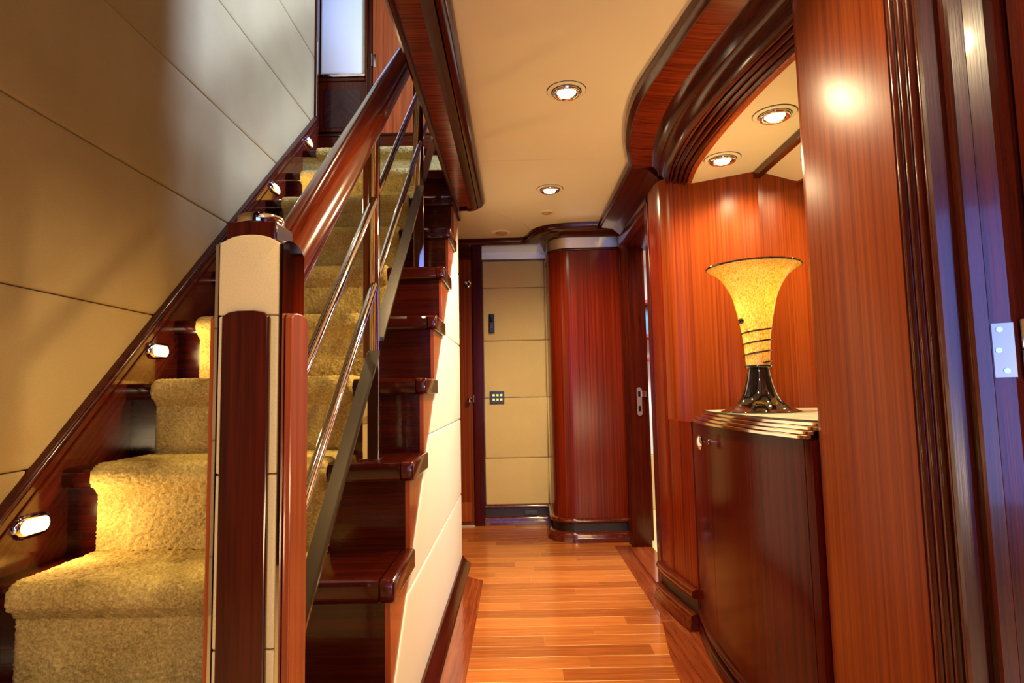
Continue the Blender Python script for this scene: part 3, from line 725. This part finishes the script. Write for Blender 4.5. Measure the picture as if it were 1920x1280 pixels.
sweep(MB(), CF, KP, -1).build('plinth', m_mah_y, cb, smooth=True, angle=45)
kb = MB().lathe([(0.0, 0.0), (0.010, 0.0), (0.010, -0.003), (0.0045, -0.006), (0.0045, -0.024), (0.014, -0.027), (0.024, -0.030), (0.027, -0.036), (0.022, -0.042), (0.008, -0.046), (0.0, -0.046)], (0.6935, 2.185, 0.807), 24, 'x').build('door_knob', m_chrome, dr, smooth=True)

wt = thing('worktop', 'pale stone worktop with four stepped steel edge bands on the bowed cabinet', 'worktop', (0.86, 2.0, 0.867))
ZT = 0.911
for i in range(4):
    za = 0.8675 + i * 0.0103; so = -0.014 + i * 0.0145
    pts = [(x + so, yy - max(0, (yy - 2.40)) * i * 0.10) for x, yy in CF]
    ns = normals(pts, -1)
    prof = [(-0.05, za), (-0.002, za), (0.0, za + 0.001), (-0.0004, za + 0.0086), (-0.002, za + 0.0096), (-0.05, za + 0.0096)]
    sweep(MB(), pts, prof, -1).build('edge_band', m_band_steel, wt, smooth=True, angle=40)
pts = [(x + 0.036, yy - max(0, (yy - 2.40)) * 0.35) for x, yy in CF]
MB().prism(pts + [(1.088, 1.519), (1.088, 2.53)], 0.9088, ZT).build('stone_top', m_stone, wt)
MB().tube([(x - 0.001, yy, ZT + 0.0005) for x, yy in pts], 0.0016, 6).build('black_beading', m_black, wt)

LX, LY = 0.884, 2.185
lp = thing('trumpet_lamp', 'amber mottled glass trumpet lamp on a black glass foot on the worktop', 'lamp', (LX, LY, ZT + 0.001))
zb = ZT + 0.001
LS = 1.05
shade = [(0.041, 0.158), (0.0446, 0.220), (0.050, 0.268), (0.058, 0.316), (0.068, 0.364), (0.082, 0.412), (0.109, 0.460), (0.135, 0.486), (0.164, 0.502)]
shade = [(r, z * LS) for r, z in shade]
sp = smooth_path(shade, 5)
inner = [(r - 0.004, z) for r, z in sp[::-1]]
MB().lathe(sp + [(0.1645, 0.505 * LS)] + inner, (LX, LY, zb), 56).build('glass_shade', m_amber, lp, smooth=True, angle=80)
MB().tube([(LX + 0.1645 * math.cos(2 * math.pi * k / 64), LY + 0.1645 * math.sin(2 * math.pi * k / 64), zb + 0.505 * LS) for k in range(65)], 0.0035, 8, False).build('black_rim', m_blackglass, lp, smooth=True)
foot = smooth_path([(0.136, 0.0), (0.136, 0.003), (0.113, 0.012), (0.084, 0.030), (0.063, 0.055), (0.0475, 0.098), (0.0385, 0.142), (0.036, 0.150)], 5)
foot = [(r, z * LS) for r, z in foot]
MB().lathe([(0.0, 0.0)] + foot + [(r, z * LS) for r, z in ((0.046, 0.152), (0.048, 0.156), (0.046, 0.160), (0.040, 0.160), (0.0, 0.158))], (LX, LY, zb), 48).build('black_foot', m_blackglass, lp, smooth=True, angle=60)
def rad(z):
    for (r0, z0_), (r1, z1_) in zip(sp[:-1], sp[1:]):
        if z0_ <= z <= z1_: return r0 + (r1 - r0) * (z - z0_) / (z1_ - z0_)
    return sp[0][0]
spi = []
T = 3.8
for k in range(140):
    u = k / 139; z = (0.168 + 0.142 * u) * LS
    a = math.radians(200) - 2 * math.pi * T * (1 - u)
    r = rad(z) + 0.0035
    spi.append((LX + r * math.cos(a), LY + r * math.sin(a), zb + z))
MB().tube(spi, [0.0036] * 130 + [0.0036 - 0.0002 * k for k in range(10)], 8).build('black_spiral', m_blackglass, lp, smooth=True, angle=60)
e = spi[-1]
MB().lathe([(0.0105 * math.sin(math.pi * k / 10), -0.0105 * math.cos(math.pi * k / 10)) for k in range(11)], (e[0] - 0.004, e[1] - 0.001, e[2] + 0.004), 16).build('glass_ball', m_blackglass, lp, smooth=True, angle=90)
ld = bpy.data.lights.new('lamp_glow', 'POINT'); ld.energy = 7.0; ld.color = (1.0, 0.80, 0.40); ld.shadow_soft_size = 0.025
lo = bpy.data.objects.new('lamp_glow', ld); COL.objects.link(lo); lo.parent = lp; lo.location = (0, 0, 0.40)

# ================================================================== CEILING FITTINGS
def downlight(loc, label, power, size=1.0):
    t = thing('downlight', label, 'light', loc, 'recessed ceiling spotlights')
    x, y_, z = loc
    MB().lathe([(0.073, -0.0005), (0.073, -0.004), (0.066, -0.006), (0.058, -0.006), (0.056, -0.0005)], loc, 40).build('trim_ring', m_ceil, t, smooth=True, angle=50)
    MB().lathe([(0.0735, -0.0004), (0.0735, -0.0012), (0.0755, -0.0012), (0.0755, -0.0004)], loc, 40).build('shadow_groove', m_gap, t, smooth=True)
    MB().lathe([(0.0545, -0.0004), (0.0545, -0.0064), (0.0560, -0.0064), (0.0560, -0.0004)], loc, 40).build('shadow_groove', m_gap, t, smooth=True)
    MB().lathe([(0.054, -0.0005), (0.054, -0.010), (0.052, -0.016), (0.047, -0.018), (0.042, -0.015), (0.034, -0.008), (0.032, -0.001)], loc, 40).build('reflector', m_chrome, t, smooth=True, angle=60)
    MB().lathe([(0.032, -0.001), (0.032, -0.010), (0.026, -0.019), (0.014, -0.024), (0.0005, -0.025)], loc, 24).build('bulb', m_bulb, t, smooth=True, angle=60)
    ld = bpy.data.lights.new('spot', 'SPOT'); ld.energy = power; ld.color = (1.0, 0.77, 0.42); ld.spot_size = math.radians(164); ld.spot_blend = 0.7; ld.shadow_soft_size = 0.03
    lo = bpy.data.objects.new('spot', ld); COL.objects.link(lo); lo.parent = t; lo.location = (0, 0, -0.045)
    return t
PW = 62
d0 = downlight((0.214, 2.188, CEIL), 'larger chrome recessed spotlight in the corridor ceiling, nearest the viewer', PW)
copy_thing(d0, (0.213, 3.291, CEIL), 'smaller-looking chrome recessed spotlight further along the corridor ceiling')
d1 = downlight((0.214, 1.085, CEIL), 'chrome recessed spotlight in the corridor ceiling above the newel post', PW * 0.5)
copy_thing(d1, (0.214, -0.10, CEIL), 'chrome recessed spotlight in the corridor ceiling above the viewpoint')
n0 = downlight((0.885, 2.440, NZ), 'chrome recessed spotlight in the niche ceiling, over the far end of the worktop', 26)
copy_thing(n0, (0.932, 2.040, NZ), 'chrome recessed spotlight in the niche ceiling, beside the big wood pillar')
s0 = downlight((-0.95, 1.2, 4.74), 'chrome recessed spotlight in the upper ceiling above the stair foot', 22)
copy_thing(s0, (-0.9, 2.7, 4.74), 'chrome recessed spotlight in the upper ceiling above the middle of the stairs')

def vent(loc, r, label):
    t = thing('ceiling_vent', label, 'vent', loc, 'small round ceiling vents')
    MB().lathe([(r, -0.0005), (r, -0.005), (r * 0.85, -0.008), (r * 0.7, -0.008), (r * 0.66, -0.003)], loc, 32).build('ring', m_ceil, t, smooth=True, angle=50)
    MB().lathe([(r * 0.58, -0.0005), (r * 0.58, -0.012), (r * 0.5, -0.015), (r * 0.2, -0.016), (0.0005, -0.016)], loc, 32).build('disc', m_tan, t, smooth=True, angle=50)
vent((0.217, 3.723, CEIL), 0.046, 'small round cream ceiling vent just beyond the further corridor spotlight')
vent((-0.084, 4.190, CEIL), 0.070, 'wider round cream ceiling vent close to the far wall cornice')

# wall devices on the far leather panels
t = thing('wall_handset', 'slim black wall handset on the second leather panel of the far wall', 'device', (-0.181, 4.643, 1.46))
MB().box(-0.203, -0.159, 4.618, 4.6435, 1.462, 1.612).build('body', m_black, t, bevel=0.006)
MB().box(-0.196, -0.166, 4.610, 4.619, 1.545, 1.600).build('ear_piece', m_blackglass, t, bevel=0.004)
MB().box(-0.192, -0.170, 4.613, 4.619, 1.50, 1.53).build('display', plain('grey_display', (0.05, 0.05, 0.045), 0.2), t)
t = thing('switch_panel', 'black switch panel with six small yellow lit buttons on the far wall', 'switch', (-0.150, 4.643, 0.91))
MB().box(-0.206, -0.094, 4.632, 4.6435, 0.914, 1.010).build('plate', m_black, t, bevel=0.003)
for i in range(3):
    for j in range(2):
        MB().box(-0.184 + i * 0.029, -0.166 + i * 0.029, 4.628, 4.633, 0.938 + j * 0.033, 0.954 + j * 0.033).build('button', m_btn, t, bevel=0.001)

# things glimpsed in the bright cabin beyond the doorway
t = thing('cabin_shelf', 'white cabin shelf unit glimpsed through the narrow open doorway', 'shelf', (1.15, 5.3, 0.0))
MB().box(0.95, 1.5, 5.10, 5.395, 0.0, 0.45).build('base_box', m_yel, t, bevel=0.004)
MB().box(0.95, 1.5, 5.12, 5.395, 0.452, 0.95).build('cupboard', m_whitewall, t, bevel=0.006)
for z in (1.25, 1.45, 1.75):
    MB().box(0.95, 1.5, 5.16, 5.395, z, z + 0.03).build('shelf_board', m_red, t, bevel=0.003)
tag(MB().box(1.0, 1.45, 5.30, 5.393, 1.49, 1.72).build('picture_board', m_blue, bevel=0.004), 'pale blue board standing on a cabin shelf behind the doorway', 'picture')
ld = bpy.data.lights.new('cabin_daylight', 'AREA'); ld.size = 1.0; ld.energy = 40; ld.color = (0.9, 0.95, 1.0)
lo = bpy.data.objects.new('cabin_daylight', ld); COL.objects.link(lo); lo.location = (1.6, 4.2, 2.1)

for o in bpy.data.objects:
    if '_loc' in o: del o['_loc']
